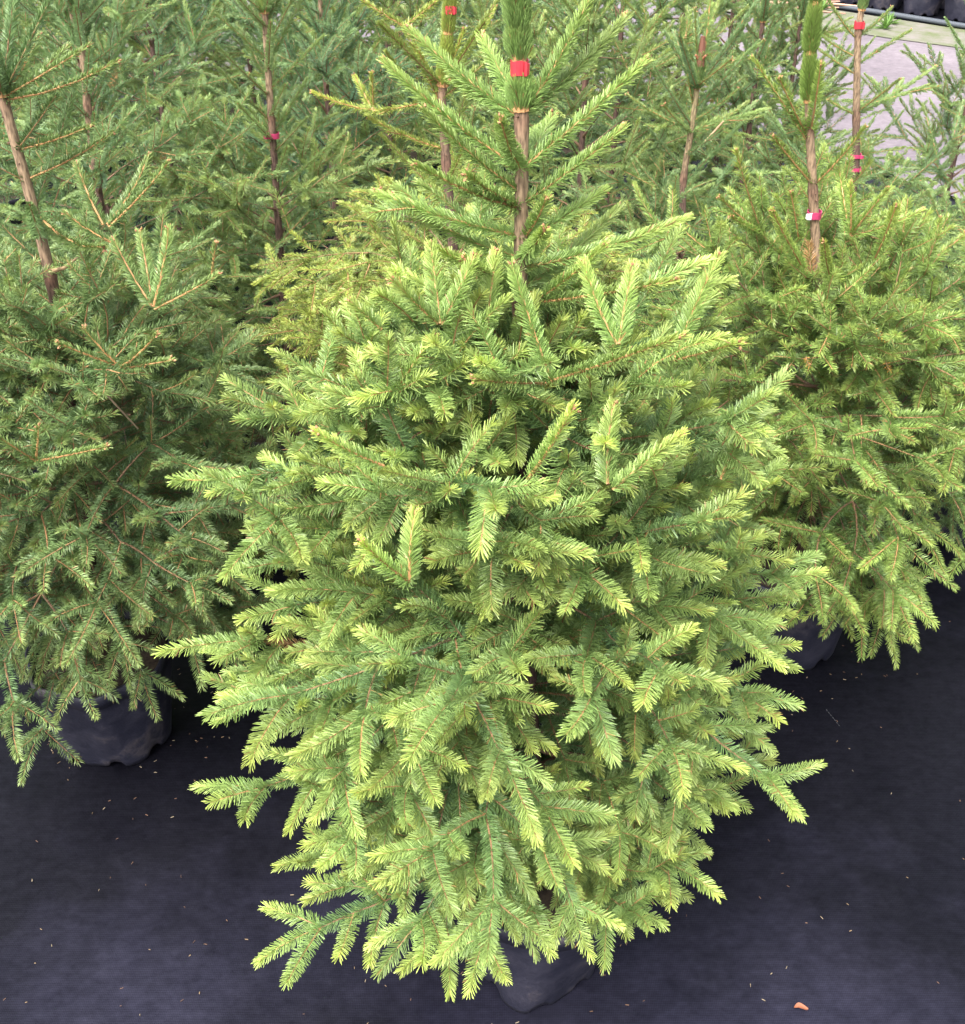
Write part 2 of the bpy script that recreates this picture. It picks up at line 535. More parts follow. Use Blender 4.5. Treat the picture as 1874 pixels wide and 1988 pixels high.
def grow(sh, rng, p, d, L, years, st, sag=0.0, lvl=0, topyears=None):
    """One year's shoot and everything that has grown from its end and sides since."""
    d = norm(d)
    top = topyears if topyears is not None else years
    dn = np.array((0, 0, -1.0))
    p1 = p + d * L * 0.5 + rng.normal(0, 0.05, 3) * L
    p2 = p + d * L + dn * L * sag + rng.normal(0, 0.03, 3) * L
    side = norm(np.cross(d, Z) + 1e-4)
    up = norm(np.cross(side, d) + rng.normal(0, 0.22, 3))
    if up[2] < -0.2:
        up = -up
    new = years <= 1
    yg = st['young'] * (1.0 if new else 0.55 if years == 2 else 0.25) + rng.normal(0, 0.10)
    tipc = st['tip'] * (rng.uniform(0.35, 1.05) if new else 0.10 if years == 2 else 0.0)
    r = 0.00115 + 0.0007 * (years - 1)
    bare = 0.0 if years <= 2 else st.get('bare', 0.12)
    sh.add(p, p1, p2, up, r * st['w'], st['nl'] * rng.uniform(0.88, 1.1) * (1 if years < 3 else 0.85), st['dens'] * (1.0 if years < 3 else 0.7), yg, tipc,
           bare, rng.uniform(0.88, 1.1), st.get('bud', 0.6) if new else 0)
    if years <= 1:
        return
    de = norm(p2 - p1)
    lift = st.get('lift', 0.0)
    # the leading shoot
    grow(sh, rng, p2, norm(de + rng.normal(0, 0.17, 3) + Z * lift), L * rng.uniform(0.66, 1.04), years - 1, st, sag, lvl, top)
    s2 = norm(np.cross(de, Z) + 1e-4)
    u2 = norm(np.cross(s2, de))
    for sg in (-1, 1):      # the pair beside it
        ang = R(rng.uniform(38, 56))
        dd = norm(math.cos(ang) * de + math.sin(ang) * (sg * s2 + u2 * rng.normal(0.18, 0.62)))
        yy_ = years - 1
        if yy_ > 1 and rng.uniform() < st.get('prune', 0.6):
            yy_ -= 1
        grow(sh, rng, p2, dd, L * rng.uniform(0.60, 1.06), yy_, st, sag, lvl + 1, top)
    if rng.uniform() < st.get('extra', 0.55):
        ang = R(rng.uniform(35, 60))
        dd = norm(math.cos(ang) * de + math.sin(ang) * (u2 * rng.choice([-1, 1], p=[0.45, 0.55]) + s2 * rng.normal(0, 0.4)))
        grow(sh, rng, p2, dd, L * rng.uniform(0.40, 0.62), 1, st, sag, lvl + 1, top)
    k = rng.integers(st['inl'][0], st['inl'][1] + (1 if years > 2 else 0))     # small ones along it
    for j in range(k):
        f = rng.uniform(0.28, 0.88)
        q = (1 - f) ** 2 * p + 2 * f * (1 - f) * p1 + f * f * p2
        sg = 1 if j % 2 else -1
        ang = R(rng.uniform(45, 62))
        dd = norm(math.cos(ang) * de + math.sin(ang) * (sg * s2 + u2 * rng.normal(0.15, 0.9)))
        yy_ = 1 if (years < 3 or rng.uniform() < 0.55) else 2
        grow(sh, rng, q, dd, L * rng.uniform(0.5, 0.95), yy_, st, sag, lvl + 1, top)


def trunk_curve(pts, n=40):
    """Smooth curve through control points given as (x, y, z), heights rising."""
    P = np.array(pts, float)
    z = np.linspace(P[0, 2], P[-1, 2], n)
    x = np.interp(z, P[:, 2], P[:, 0]); y = np.interp(z, P[:, 2], P[:, 1])
    for _ in range(3):
        x[1:-1] = (x[:-2] + 2 * x[1:-1] + x[2:]) / 4
        y[1:-1] = (y[:-2] + 2 * y[1:-1] + y[2:]) / 4
    return np.stack([x, y, z], 1)


def on(tr, z):
    return np.array((np.interp(z, tr[:, 2], tr[:, 0]), np.interp(z, tr[:, 2], tr[:, 1]), z))


def make_tree(seed, pts, pal, prof, lod, width, dens, nl, crown_z, ntot, top_nodes, kscale=1.0, n_short=0, young=0.8, tip=0.8,
              r_base=0.016, r_top=0.0065, tan_from=1.3, hand=(), name='spruce_tree', azf=None, inl=(1, 3), extra=0.5, leader_alpha=0.42,
              n_upper=14, bud=0.6, aim=(), prune=0.6, upper_dens=1.0, org=None, leader_from=None, gap=None):
    """pts: trunk points; prof: rows (height, elevation in degrees, length, sag) of the crown's limbs."""
    rng = np.random.default_rng(seed)
    random.seed(seed)
    tr = trunk_curve(pts, 60)
    base = tr[0].copy() if org is None else np.array(org, float)
    root = empty(name, base)
    # trunk
    zt = tr[-1, 2]
    bt = Buf()
    f = (tr[:, 2] - tr[0, 2]) / (zt - tr[0, 2])
    rad = r_base * (1 - f) + r_top * f
    nodes = list(top_nodes)
    for nz in nodes:
        rad = rad + 0.0035 * (1 - 0.6 * (nz / zt)) * np.exp(-((tr[:, 2] - nz) / 0.014) ** 2)
    dark, tanc, grn = np.array((0.095, 0.056, 0.045)), np.array((0.240, 0.170, 0.110)), np.array((0.235, 0.220, 0.105))
    m1 = 1 / (1 + np.exp(-(tr[:, 2] - tan_from) / 0.03))
    col = dark * (1 - m1)[:, None] + tanc * m1[:, None]
    m2 = np.clip((tr[:, 2] - (zt - 0.35)) / 0.3, 0, 1)[:, None] * 0.6
    col = col * (1 - m2) + grn * m2
    for nz in nodes:
        e = np.exp(-((tr[:, 2] - nz) / 0.016) ** 2)[:, None] * 0.65
        col = col * (1 - e) + np.array((0.15, 0.07, 0.05)) * e
    tube(bt, tr, rad, col, 12)
    # knots left by needles and lost twigs
    for _ in range(26):
        z = rng.uniform(0.35, 0.95) * zt
        q = on(tr, z); a = rng.uniform(0, 6.28); rr = np.interp(z, tr[:, 2], rad)
        o = np.array((math.cos(a), math.sin(a), 0.25))
        tube(bt, [q + o * rr * 0.7, q + o * (rr + rng.uniform(0.002, 0.005))], [0.0022, 0.0012], (0.11, 0.06, 0.04), 5)
    bt.build('trunk', [M_BARK], root, True, base)
    # crown
    st = dict(young=young, tip=tip, w=1.0, nl=nl, dens=dens, inl=inl, extra=extra, bud=bud, prune=prune)
    sh = Shoots(pal)
    P = np.array(prof, float)
    zs = np.interp(np.linspace(0, 1, ntot), np.linspace(0, 1, len(P)), P[:, 0])
    limb = Buf()
    for i, z in enumerate(zs):
        z = z + rng.normal(0, 0.012)
        el = np.interp(z, P[::1, 0], P[:, 1]) + rng.normal(0, 7)
        Lt = np.interp(z, P[:, 0], P[:, 2]) * rng.uniform(0.82, 1.06)
        sag = np.interp(z, P[:, 0], P[:, 3])
        az = i * 2.39996 + rng.normal(0, 0.25)
        if azf is not None:
            Lt *= azf(az, z)
        q = on(tr, z)
        d = np.array((math.cos(az) * math.cos(R(el)), math.sin(az) * math.cos(R(el)), math.sin(R(el))))
        yrs = 4 if (Lt > 0.36 and lod > 0) else 3 if Lt > 0.24 else 2 if Lt > 0.14 else 1
        k = {4: 3.3, 3: 2.6, 2: 1.85, 1: 1.0}[yrs]
        # the bare inner wood of the limb
        s0 = Lt * (0.10 if yrs > 1 else 0.0)
        Ls = (Lt - s0) / (k * kscale)
        if s0 > 0:
            tube(limb, [q, q + d * s0 * 0.5, q + d * s0], [0.0048, 0.0042, 0.0036], (0.13, 0.075, 0.045), 6)
        st2 = dict(st, lift=0.16 if el > 28 else 0.04 if el > 0 else -0.02)
        grow(sh, rng, q + d * s0, d, Ls, yrs, st2, sag)
    for i in range(n_short):      # short inner limbs between the long ones
        z = rng.uniform(P[0, 0], P[-1, 0])
        az = i * 2.39996 + 1.0 + rng.normal(0, 0.4)
        el = R(np.interp(z, P[:, 0], P[:, 1]) + rng.normal(8, 14))
        d = np.array((math.cos(az) * math.cos(el), math.sin(az) * math.cos(el), math.sin(el)))
        grow(sh, rng, on(tr, z), d, rng.uniform(0.08, 0.15), 3 if (lod == 2 and i % 2) else 2, dict(st, lift=0.0), 0.05)
    for za, tp in aim:
        q = on(tr, za)
        v_ = np.array(tp, float) - q
        Lt = np.linalg.norm(v_)
        d = norm(v_)
        tube(limb, [q, q + d * Lt * 0.08, q + d * Lt * 0.15], [0.0048, 0.0042, 0.0036], (0.13, 0.075, 0.045), 6)
        yrs = 4 if Lt > 0.42 else 3 if Lt > 0.3 else 2
        grow(sh, rng, q + d * Lt * 0.15, norm(d + Z * 0.10), Lt * 0.85 / {4: 3.4, 3: 2.62, 2: 1.85}[yrs], yrs, dict(st, lift=0.0), 0.05)
    # open upper part: single shoots up the trunk
    lf = leader_from if leader_from is not None else nodes[0]
    cz = crown_z
    for i in range(n_upper):
        z = cz + (lf - cz) * (i + 0.5) / n_upper + rng.normal(0, 0.006)
        az = i * 2.39996 + rng.uniform(0, 0.5)
        el = R(rng.uniform(33, 52))
        d = np.array((math.cos(az) * math.cos(el), math.sin(az) * math.cos(el), math.sin(el)))
        L = rng.uniform(0.13, 0.24)
        q = on(tr, z)
        sh.add(q, q + d * L * 0.5, q + d * L + Z * L * 0.04, norm(np.cross(np.cross(d, Z), d)), 0.0016, nl * 0.95, dens * 1.4 * upper_dens, young * 0.75, tip * 0.25, 0, 0.85, 1.5)
    # whorl under the leader
    if n_upper:
        for i in range(5):
            az = i * 1.2566 + rng.uniform(0, 0.5)
            el = R(rng.uniform(42, 55))
            d = np.array((math.cos(az) * math.cos(el), math.sin(az) * math.cos(el), math.sin(el)))
            L = rng.uniform(0.16, 0.27)
            q = on(tr, lf)
            sh.add(q, q + d * L * 0.5, q + d * L, norm(np.cross(np.cross(d, Z), d)), 0.0017, nl, dens * 1.4 * upper_dens, young * 0.7, tip * 0.2, 0, 0.75, 1.5)
    # leader's own needles
    zz = np.linspace(lf, zt, 5)
    if gap is not None:
        zz = np.sort(np.concatenate([zz, [gap - 0.020, gap + 0.006]]))
    for a_, b_ in zip(zz[:-1], zz[1:]):
        if gap is not None and abs((a_ + b_) / 2 - gap + 0.007) < 0.004:
            continue
        q0, q1 = on(tr, a_), on(tr, b_)
        for s_ in (1, -1):
            sh.add(q0, (q0 + q1) / 2, q1, np.array((1.0 * s_, 0.35, 0.0)), np.interp(a_, tr[:, 2], rad) * 1.3, nl * 1.15, dens * 2.5, young + 0.25, 0.22, 0, leader_alpha, 0)
            sh.add(q0, (q0 + q1) / 2, q1, np.array((0.0, -1.0 * s_, 0.0)), np.interp(a_, tr[:, 2], rad) * 1.3, nl * 1.15, dens * 4.5, young + 0.25, 0.22, 0, leader_alpha, 0)
    cb = Buf()
    sh.emit(cb, rng, lod, width)
    if limb.v:
        V = np.concatenate(limb.v); C = np.concatenate(limb.c)
        cb.add(V, C, np.concatenate(limb.q), np.concatenate(limb.t), 1)
    cb.build('crown', [M_NEEDLE, M_TWIG], root, False, base)
    # limbs that stand out singly: each a part of its own
    for hb in hand:
        p0, p2 = np.array(hb[0], float), np.array(hb[1], float)
        o = hb[2] if len(hb) > 2 else {}
        hs_ = Shoots(o.get('pal', pal))
        d = p2 - p0
        L = np.linalg.norm(d)
        mid = (p0 + p2) / 2 + np.array((0, 0, -1.0)) * L * o.get('bow', 0.05) + rng.normal(0, 0.012, 3) * L * 2
        up = norm(np.cross(np.cross(d, Z), d))
        f = o.get('sub', 0)
        hs_.add(p0, mid, p2, up, o.get('r', 0.0030) * 0.75, nl * o.get('nl', 0.88), dens * 1.6, o.get('young', 0.95), o.get('tip', 0.40), 0, o.get('alpha', 0.88), 2.2)
        for j in range(3):   # the cluster of buds at the end
            dd = norm(norm(d) + rng.normal(0, 0.5, 3))
            hs_.add(p2 - norm(d) * 0.004, p2 + dd * 0.002, p2 + dd * 0.006, up, 0.0012, 0.004, 60, 0.8, 1, 0, 1, 1.5)
        for j in range(f):
            fr = rng.uniform(0.45, 0.95)
            q = (1 - fr) ** 2 * p0 + 2 * fr * (1 - fr) * mid + fr * fr * p2
            sd_ = norm(np.cross(d, Z)) * (1 if j % 2 else -1)
            dd = norm(norm(d) + sd_ * rng.uniform(0.7, 1.1) + rng.normal(0, 0.15, 3))
            l2 = L * rng.uniform(0.25, 0.45)
            hs_.add(q, q + dd * l2 * .5, q + dd * l2, up, 0.0018, nl, dens, o.get('young', 0.8), o.get('tip', 0.35), 0, 0.9, 1)
        hbf = Buf()
        hs_.emit(hbf, rng, lod, width)
        hbf.build('branch', [M_NEEDLE, M_TWIG], root, False, base)
    return root, tr


def copy_tree(root, loc, rz, sc=1.0):
    r_ = root.copy()
    COL.objects.link(r_)
    for c in list(r_.keys()):
        if c in ('label', 'group', 'category'):
            del r_[c]
    r_.location = tuple(loc)
    r_.rotation_euler = (0, 0, rz)
    r_.scale = (sc, sc, sc)
    for ch in list(root.children):
        c = ch.copy()
        COL.objects.link(c)
        c.parent = r_
    return r_


# ------------------------------------------------------------------ ground
def sheet(name, x0, x1, y0, y1, z, mat, nx=1, ny=1, amp=0.0, seed=1, edge=0.0):
    rng = np.random.default_rng(seed)
    X, Y = np.meshgrid(np.linspace(x0, x1, nx + 1), np.linspace(y0, y1, ny + 1))
    Zv = np.full_like(X, z)
    if amp:
        for _ in range(26):
            a = rng.uniform(0, math.pi); k = rng.uniform(2.0, 13.0)
            Zv += amp / (1 + 0.15 * k) * np.sin(k * (X * math.cos(a) + Y * math.sin(a)) + rng.uniform(0, 6.28))
    if edge:
        Y[0] += rng.normal(0, edge, nx + 1); Y[-1] += rng.normal(0, edge, nx + 1)
    b_ = Buf()
    V = np.stack([X, Y, Zv], -1).reshape(-1, 3)
    i, j = np.meshgrid(np.arange(ny), np.arange(nx), indexing='ij')
    q = np.stack([i * (nx + 1) + j, i * (nx + 1) + j + 1, (i + 1) * (nx + 1) + j + 1, (i + 1) * (nx + 1) + j], -1)
    b_.add(V, (0.5, 0.5, 0.5), q)
    return b_.build(name, [mat], None, True)


tag(sheet('ground', -150, 150, -60, 240, -0.03, M_EARTH), kind='structure')
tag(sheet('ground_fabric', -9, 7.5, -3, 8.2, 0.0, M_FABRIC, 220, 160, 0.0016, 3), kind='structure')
ROADR = R(-44)


def turned(o, c=(0, 0)):
    o.rotation_euler[2] = ROADR
    return o


# ------------------------------------------------------------------ pots
def make_pot(rt=0.158, rb=0.128, h=0.27, seed=1, wob=0.0035, nk=8):
    rng = np.random.default_rng(seed)
    k = 96
    a = np.arange(k) * 2 * math.pi / k
    w1 = sum(rng.normal(0, 1) * np.cos(j * a + rng.uniform(0, 6.28)) for j in (2, 3, 5)) * wob
    w2 = sum(rng.normal(0, 1) * np.cos(j * a + rng.uniform(0, 6.28)) for j in (2, 4, 7)) * wob
    root = empty('plant_pot')
    rows = [(rb * 0.90, 0.004), (rb * 0.985, 0.004), (rb, 0.016), (rb + (rt - rb) * 0.3, h * 0.3), (rb + (rt - rb) * 0.6, h * 0.6), (rt * 0.985, h * 0.86)]
    notch = np.zeros(k)
    for j in range(nk):
        c = (j + 0.3) * 2 * math.pi / nk
        dd = (a - c + math.pi) % (2 * math.pi) - math.pi
        notch = np.maximum(notch, 1 / (1 + (np.abs(dd) / 0.13) ** 6))
    V = []
    for i, (rr, z) in enumerate(rows):
        f = z / h
        r_ = rr + w1 * (1 - f) * 1.3 + w2 * f
        zz = z + (notch * 0.020 * (i < 3)) + (0.001 if i == 2 else 0)
        V.append(np.stack([r_ * np.cos(a), r_ * np.sin(a), np.broadcast_to(zz, (k,))], 1))
    V = np.concatenate(V)
    i, j = np.meshgrid(np.arange(len(rows) - 1), np.arange(k), indexing='ij')
    jn = (j + 1) % k
    q = np.stack([i * k + j, i * k + jn, (i + 1) * k + jn, (i + 1) * k + j], -1)
    b_ = Buf(); b_.add(V, (0.03,) * 3, q)
    b_.build('pot_wall', [M_POT], root, True)
    rows = [(rt * 0.985, h * 0.86), (rt * 1.03, h * 0.865), (rt * 1.035, h * 0.995), (rt * 1.01, h), (rt * 0.975, h * 0.995), (rt * 0.955, h * 0.84)]
    V = np.concatenate([np.stack([(rr + w2) * np.cos(a), (rr + w2) * np.sin(a), np.full(k, z)], 1) for rr, z in rows])
    i, j = np.meshgrid(np.arange(len(rows) - 1), np.arange(k), indexing='ij')
    jn = (j + 1) % k
    q = np.stack([i * k + j, i * k + jn, (i + 1) * k + jn, (i + 1) * k + j], -1)
    b_ = Buf(); b_.add(V, (0.03,) * 3, q)
    b_.build('rim', [M_POT], root, True)
    # soil: a lumpy disc
    b_ = Buf()
    V = [(0, 0, h * 0.90)]
    for m_ in range(1, 7):
        for aa, w_ in zip(a[::4], w2[::4]):
            rr = (rt * 0.962 + w_) * m_ / 6
            V.append((rr * math.cos(aa), rr * math.sin(aa), h * 0.90 + (rng.normal(0, 0.004) if m_ < 6 else -0.004)))
    kk = k // 4
    T = [(0, 1 + j, 1 + (j + 1) % kk) for j in range(kk)]
    Q = [(1 + (m_ - 1) * kk + j, 1 + m_ * kk + j, 1 + m_ * kk + (j + 1) % kk, 1 + (m_ - 1) * kk + (j + 1) % kk) for m_ in range(1, 6) for j in range(kk)]
    b_.add(V, (0.04,) * 3, Q, T)
    b_.build('potting_soil', [M_SOIL], root, True)
    return root


POT_H = 0.245     # soil level, where trunks start
MAIN = np.array((0.105, 1.44)); LEFT = np.array((-0.90, 2.06)); RIGHT = np.array((0.83, 2.41)); YEL = np.array((-0.07, 2.50))
pot0 = make_pot(seed=4)
pot0.location = (MAIN[0], MAIN[1], 0); pot0.rotation_euler[2] = 0.6
tag(pot0, 'black plastic pot at the bottom centre holding the brightest foreground spruce', 'pot')
potL = make_pot(seed=9); potL.location = (LEFT[0], LEFT[1], 0)
tag(potL, 'black plastic pot under the left foreground spruce', 'pot')
potR = make_pot(seed=14, wob=0.002); potR.location = (RIGHT[0], RIGHT[1], 0); potR.rotation_euler[2] = 1.1
tag(potR, 'black plastic pot stained with dried mud under the right foreground spruce', 'pot')

# ------------------------------------------------------------------ main tree
ty = 1.44


def hb(bx, by, tx, ty_, dY, Y0=1.44, **o):
    return (at_y(bx, by, Y0), at_y(tx, ty_, Y0 + dY), o)


m_pts = [(MAIN[0], MAIN[1], POT_H), tuple(at_y(1010, 940, 1.44)), tuple(at_y(1009, 700, 1.44)), tuple(at_y(1011, 480, 1.44)),
         tuple(at_y(1014, 330, 1.44)), tuple(at_y(1014, 235, 1.44)), tuple(at_y(1008, 130, 1.44)), tuple(at_y(1003, 0, 1.44)), (0.03, 1.43, 2.02)]
hand = [
    hb(1006, 224, 881, 155, 0.03), hb(1004, 224, 798, 61, 0.05, r=0.0034), hb(1013, 329, 751, 123, 0.02, r=0.0034),
    hb(1006, 370, 827, 217, -0.02), hb(1014, 329, 973, 235, -0.09, r=0.0032), hb(1020, 217, 1150, -12, 0.02), hb(1022, 220, 1212, 36, 0.07),
    hb(1020, 322, 1248, 122, -0.01, r=0.0036), hb(1018, 394, 1206, 252, -0.02, r=0.0034), hb(1009, 405, 812, 322, -0.08, r=0.0034),
    hb(1010, 402, 910, 342, -0.05), hb(1008, 458, 735, 376, 0.00, r=0.0036, sub=2), hb(1017, 466, 1170, 371, 0.04),
    hb(1015, 466, 1060, 388, -0.03), hb(1012, 212, 938, 74, 0.09, young=1.0), hb(1018, 322, 1072, 226, 0.12),
    hb(1010, 500, 765, 385, 0.04, tip=0.6), hb(1013, 500, 1056, 448, -0.12, r=0.0032, tip=0.6), hb(1016, 520, 1330, 425, -0.02, r=0.0036, tip=0.6),
    hb(1013, 560, 1200, 405, 0.10, tip=0.5), hb(1012, 560, 845, 480, -0.08, tip=0.7, sub=1), hb(1014, 590, 1310, 545, -0.13, tip=0.7, sub=1, r=0.0036),
    hb(1012, 560, 905, 505, -0.14, tip=0.6), hb(1014, 600, 1170, 480, -0.05, tip=0.6, young=1.0), hb(1010, 300, 1044, 250, 0.14),
    hb(1070, 740, 1320, 655, -0.12, Y0=1.26, r=0.0034, tip=0.75, sub=0), hb(1070, 740, 995, 520, 0.04, Y0=1.26, r=0.0034, tip=0.3, sub=0),
    hb(858, 630, 920, 502, 0.02, Y0=1.27, tip=0.6, young=0.9), hb(855, 628, 838, 482, 0.05, Y0=1.27, tip=0.6), hb(850, 628, 765, 545, 0.0, Y0=1.27, tip=0.8),
    hb(1197, 668, 1135, 515, 0.04, Y0=1.26, tip=0.6), hb(1202, 668, 1228, 522, 0.06, Y0=1.26, tip=0.6), hb(945, 650, 962, 495, 0.05, Y0=1.30, tip=0.7),
    hb(745, 790, 840, 655, 0.0, Y0=1.27, tip=0.6), hb(1062, 745, 925, 738, -0.06, Y0=1.24, tip=0.7, young=0.7), hb(1025, 930, 1110, 795, -0.02, Y0=1.08, tip=0.9),
    hb(745, 905, 618, 842, -0.02, Y0=1.15, tip=0.9), hb(1180, 940, 1190, 790, 0.06, Y0=1.14, tip=0.6), hb(740, 640, 685, 590, 0.0, Y0=1.30, tip=0.8),
    hb(1190, 950, 1320, 845, 0.0, Y0=1.13, tip=0.9), hb(795, 1125, 805, 1000, 0.03, Y0=1.06, tip=0.7), hb(795, 1130, 705, 1055, -0.02, Y0=1.06, tip=0.9),
    hb(1400, 930, 1465, 785, 0.02, Y0=1.30, tip=0.9),
    hb(1310, 700, 1395, 500, 0.05, Y0=1.30, tip=0.6), hb(1310, 700, 1435, 665, -0.05, Y0=1.30, tip=0.8),
]
m_prof = [(0.40, -12, 0.31, 0.20), (0.46, -8, 0.39, 0.18), (0.56, -4, 0.48, 0.14), (0.70, 5, 0.54, 0.10), (0.86, 13, 0.54, 0.06),
          (1.00, 20, 0.53, 0.03), (1.09, 30, 0.48, 0.0), (1.17, 44, 0.38, -0.03), (1.23, 56, 0.25, -0.05)]
m_aim = [(1.02, at_y(425, 760, 1.40)), (0.95, at_y(425, 890, 1.38)), (0.62, at_y(385, 1322, 1.25)), (0.50, at_y(405, 1475, 1.25)), (0.42, at_y(545, 1850, 1.12)),
         (0.40, at_y(1290, 1885, 1.14)), (0.45, at_y(1385, 1735, 1.22)), (0.66, at_y(420, 1180, 1.36)), (0.80, at_y(440, 1085, 1.45)), (0.70, at_y(400, 1380, 1.28)), (0.58, at_y(1560, 1528, 1.28)), (0.72, at_y(1570, 1195, 1.40)), (0.86, at_y(1600, 1042, 1.45)),
         (1.10, at_y(1468, 790, 1.36)), (1.20, at_y(1395, 520, 1.40)), (1.22, at_y(690, 585, 1.34)), (1.15, at_y(560, 670, 1.42)), (1.20, at_y(1110, 800, 1.12)),
         (1.2, at_y(850, 660, 1.22)), (0.42, at_y(900, 1900, 1.16))]
main, mtr = make_tree(11, m_pts, 'main', m_prof, 2, 0.00130, 2900, 0.0188, 1.31, 72, [1.665, 1.42, 1.25], n_short=90, kscale=1.08, young=0.7, tip=0.9, hand=hand,
                      r_base=0.0165, r_top=0.006, tan_from=1.40, n_upper=0, leader_from=1.67, inl=(0, 2), extra=0.45, aim=m_aim, leader_alpha=0.5, gap=at_y(900, 130, 1.44)[2],
                      azf=lambda az, z: (1 - (0.52 * max(0.0, -math.sin(az)) - 0.06 * abs(math.cos(az))) * (z < 0.6)) * (0.92 if math.cos(az) > 0.3 and z < 0.75 else 1.08 if math.cos(az) < -0.3 and z > 0.8 else 1.0))
tag(main, 'bright green spruce in the centre foreground with lime tips and red tape on its leader', 'spruce tree')

# ------------------------------------------------------------------ left, right and yellow neighbours
l_pts = [(LEFT[0], LEFT[1], POT_H), tuple(at_y(135, 780, 2.06)), tuple(at_y(120, 650, 2.06)), tuple(at_y(95, 520, 2.06)), tuple(at_y(45, 330, 2.06)),
         tuple(at_y(5, 190, 2.06)), (-0.84, 2.05, 1.95)]
LY = 2.06
hand_l = [hb(5, 190, 170, 90, 0.0, LY), hb(5, 190, 130, 90, 0.1, LY), hb(8, 195, 225, 120, -0.05, LY), hb(40, 290, 175, 245, -0.05, LY),
          hb(5, 185, 75, 70, 0.1, LY), hb(60, 345, 215, 260, 0.0, LY), hb(75, 420, 200, 480, -0.25, LY),
          hb(300, 600, 422, 535, 0.0, 1.80), hb(298, 595, 328, 445, 0.05, 1.80), hb(294, 592, 222, 468, 0.05, 1.80), hb(296, 595, 272, 452, 0.08, 1.80),
          hb(412, 540, 418, 478, 0.0, 1.82), hb(212, 440, 325, 318, 0.0, 1.88), hb(208, 436, 288, 305, 0.08, 1.88), hb(200, 436, 150, 322, 0.04, 1.88),
          hb(215, 470, 130, 415, 0.0, 1.88), hb(235, 712, 302, 652, -0.03, 1.72), hb(225, 705, 165, 640, 0.0, 1.72), hb(222, 708, 118, 668, -0.04, 1.72),
          hb(240, 715, 330, 700, -0.05, 1.72), hb(70, 890, 75, 830, 0.0, 1.68), hb(70, 895, 205, 868, -0.06, 1.68), hb(68, 895, 0, 850, -0.02, 1.68)]
l_prof = [(0.42, -14, 0.34, 0.20), (0.48, -8, 0.42, 0.18), (0.58, -2, 0.48, 0.16), (0.68, 6, 0.52, 0.12), (0.80, 16, 0.50, 0.05),
          (0.90, 28, 0.46, 0.0), (0.98, 38, 0.38, 0.0), (1.03, 46, 0.28, 0.0)]
l_aim = [(0.9, at_y(425, 510, 2.0)), (0.42, at_y(30, 1470, 1.75)), (0.9, at_y(300, 590, 1.9)), (0.5, at_y(430, 1200, 1.85)), (0.95, at_y(215, 700, 1.7))]
left, ltr = make_tree(23, l_pts, 'left', l_prof, 1, 0.0018, 1900, 0.0200, 1.12, 68, [1.53, 1.20], n_short=50, kscale=0.9, young=0.65, tip=0.6, hand=hand_l,
                      r_base=0.017, r_top=0.006, tan_from=1.21, n_upper=7, leader_from=1.53, inl=(0, 2), extra=0.45, aim=l_aim, azf=lambda az, z: 1 - 0.42 * max(0.0, -math.sin(az)) * (z < 0.6))
q = Buf()
tube(q, [at_y(96, 528, 2.055), at_y(125, 520, 2.02), at_y(150, 500, 1.99)], [0.0045, 0.0034, 0.0022], (0.30, 0.20, 0.11), 7)
q.build('broken_stub', [M_TWIG], left, False, tuple(left.location))
q = Buf()
tube(q, [at_y(195, 752, 1.76), at_y(225, 786, 1.775), at_y(268, 832, 1.82)], [0.0020, 0.0018, 0.0014], (0.28, 0.20, 0.13), 6)
q.build('dead_twig', [M_TWIG], left, False, tuple(left.location))
tag(left, 'dull green spruce in the left foreground with a bare tan upper trunk', 'spruce tree')

RY = 2.41
r_pts = [(RIGHT[0], RIGHT[1], POT_H), tuple(at_y(1600, 760, RY)), tuple(at_y(1592, 640, RY)), tuple(at_y(1586, 499, RY)), tuple(at_y(1581, 416, RY)),
         tuple(at_y(1577, 330, RY)), tuple(at_y(1571, 240, RY)), tuple(at_y(1570, 120, RY)), tuple(at_y(1585, 0, RY)), (0.63, 2.41, 1.80)]
hand_r = [hb(1562, 253, 1515, 155, -0.05, RY), hb(1565, 270, 1464, 116, 0.0, RY), hb(1574, 262, 1594, 127, -0.08, RY), hb(1578, 358, 1504, 268, -0.04, RY, r=0.0034),
          hb(1582, 358, 1677, 250, -0.03, RY, r=0.0034), hb(1575, 300, 1560, 150, 0.1, RY, young=1.0), hb(1478, 448, 1431, 297, 0.0, RY, young=1, tip=0.8, nl=1.15, r=0.0026, alpha=1.0),
          hb(1480, 448, 1400, 385, -0.05, RY), hb(1551, 463, 1536, 376, -0.05, RY, alpha=1.05), hb(1652, 456, 1652, 358, 0, RY - .1, tip=0.7), hb(1700, 500, 1740, 400, -.1, RY - .1, tip=0.8, young=1), hb(1560, 520, 1500, 410, -.1, RY - .1, tip=0.8, young=1), hb(1620, 560, 1600, 470, -.2, RY - .1, tip=0.8, young=1), hb(1652, 456, 1630, 329, .1, RY - .1, young=1, alpha=1.05),
          hb(1652, 456, 1721, 369, -0.03, RY - .1), hb(1652, 458, 1789, 409, 0, RY - .1), hb(1797, 513, 1826, 427, 0, RY, young=1),
          hb(1478, 452, 1420, 420, -0.1, RY), hb(1797, 513, 1874, 455, 0, RY)]
r_prof = [(0.43, -14, 0.32, 0.22), (0.49, -8, 0.42, 0.20), (0.58, -2, 0.50, 0.18), (0.70, 8, 0.54, 0.10), (0.80, 22, 0.52, 0.02),
          (0.87, 36, 0.44, -0.02), (0.91, 46, 0.30, -0.04)]
r_aim = [(0.80, at_y(1460, 470, 2.45)), (0.85, at_y(1650, 460, 2.35)), (0.8, at_y(1800, 515, 2.4)), (0.46, at_y(1770, 1240, 2.15)), (0.46, at_y(1640, 1270, 2.1)), (0.8, at_y(1740, 715, 2.1))]
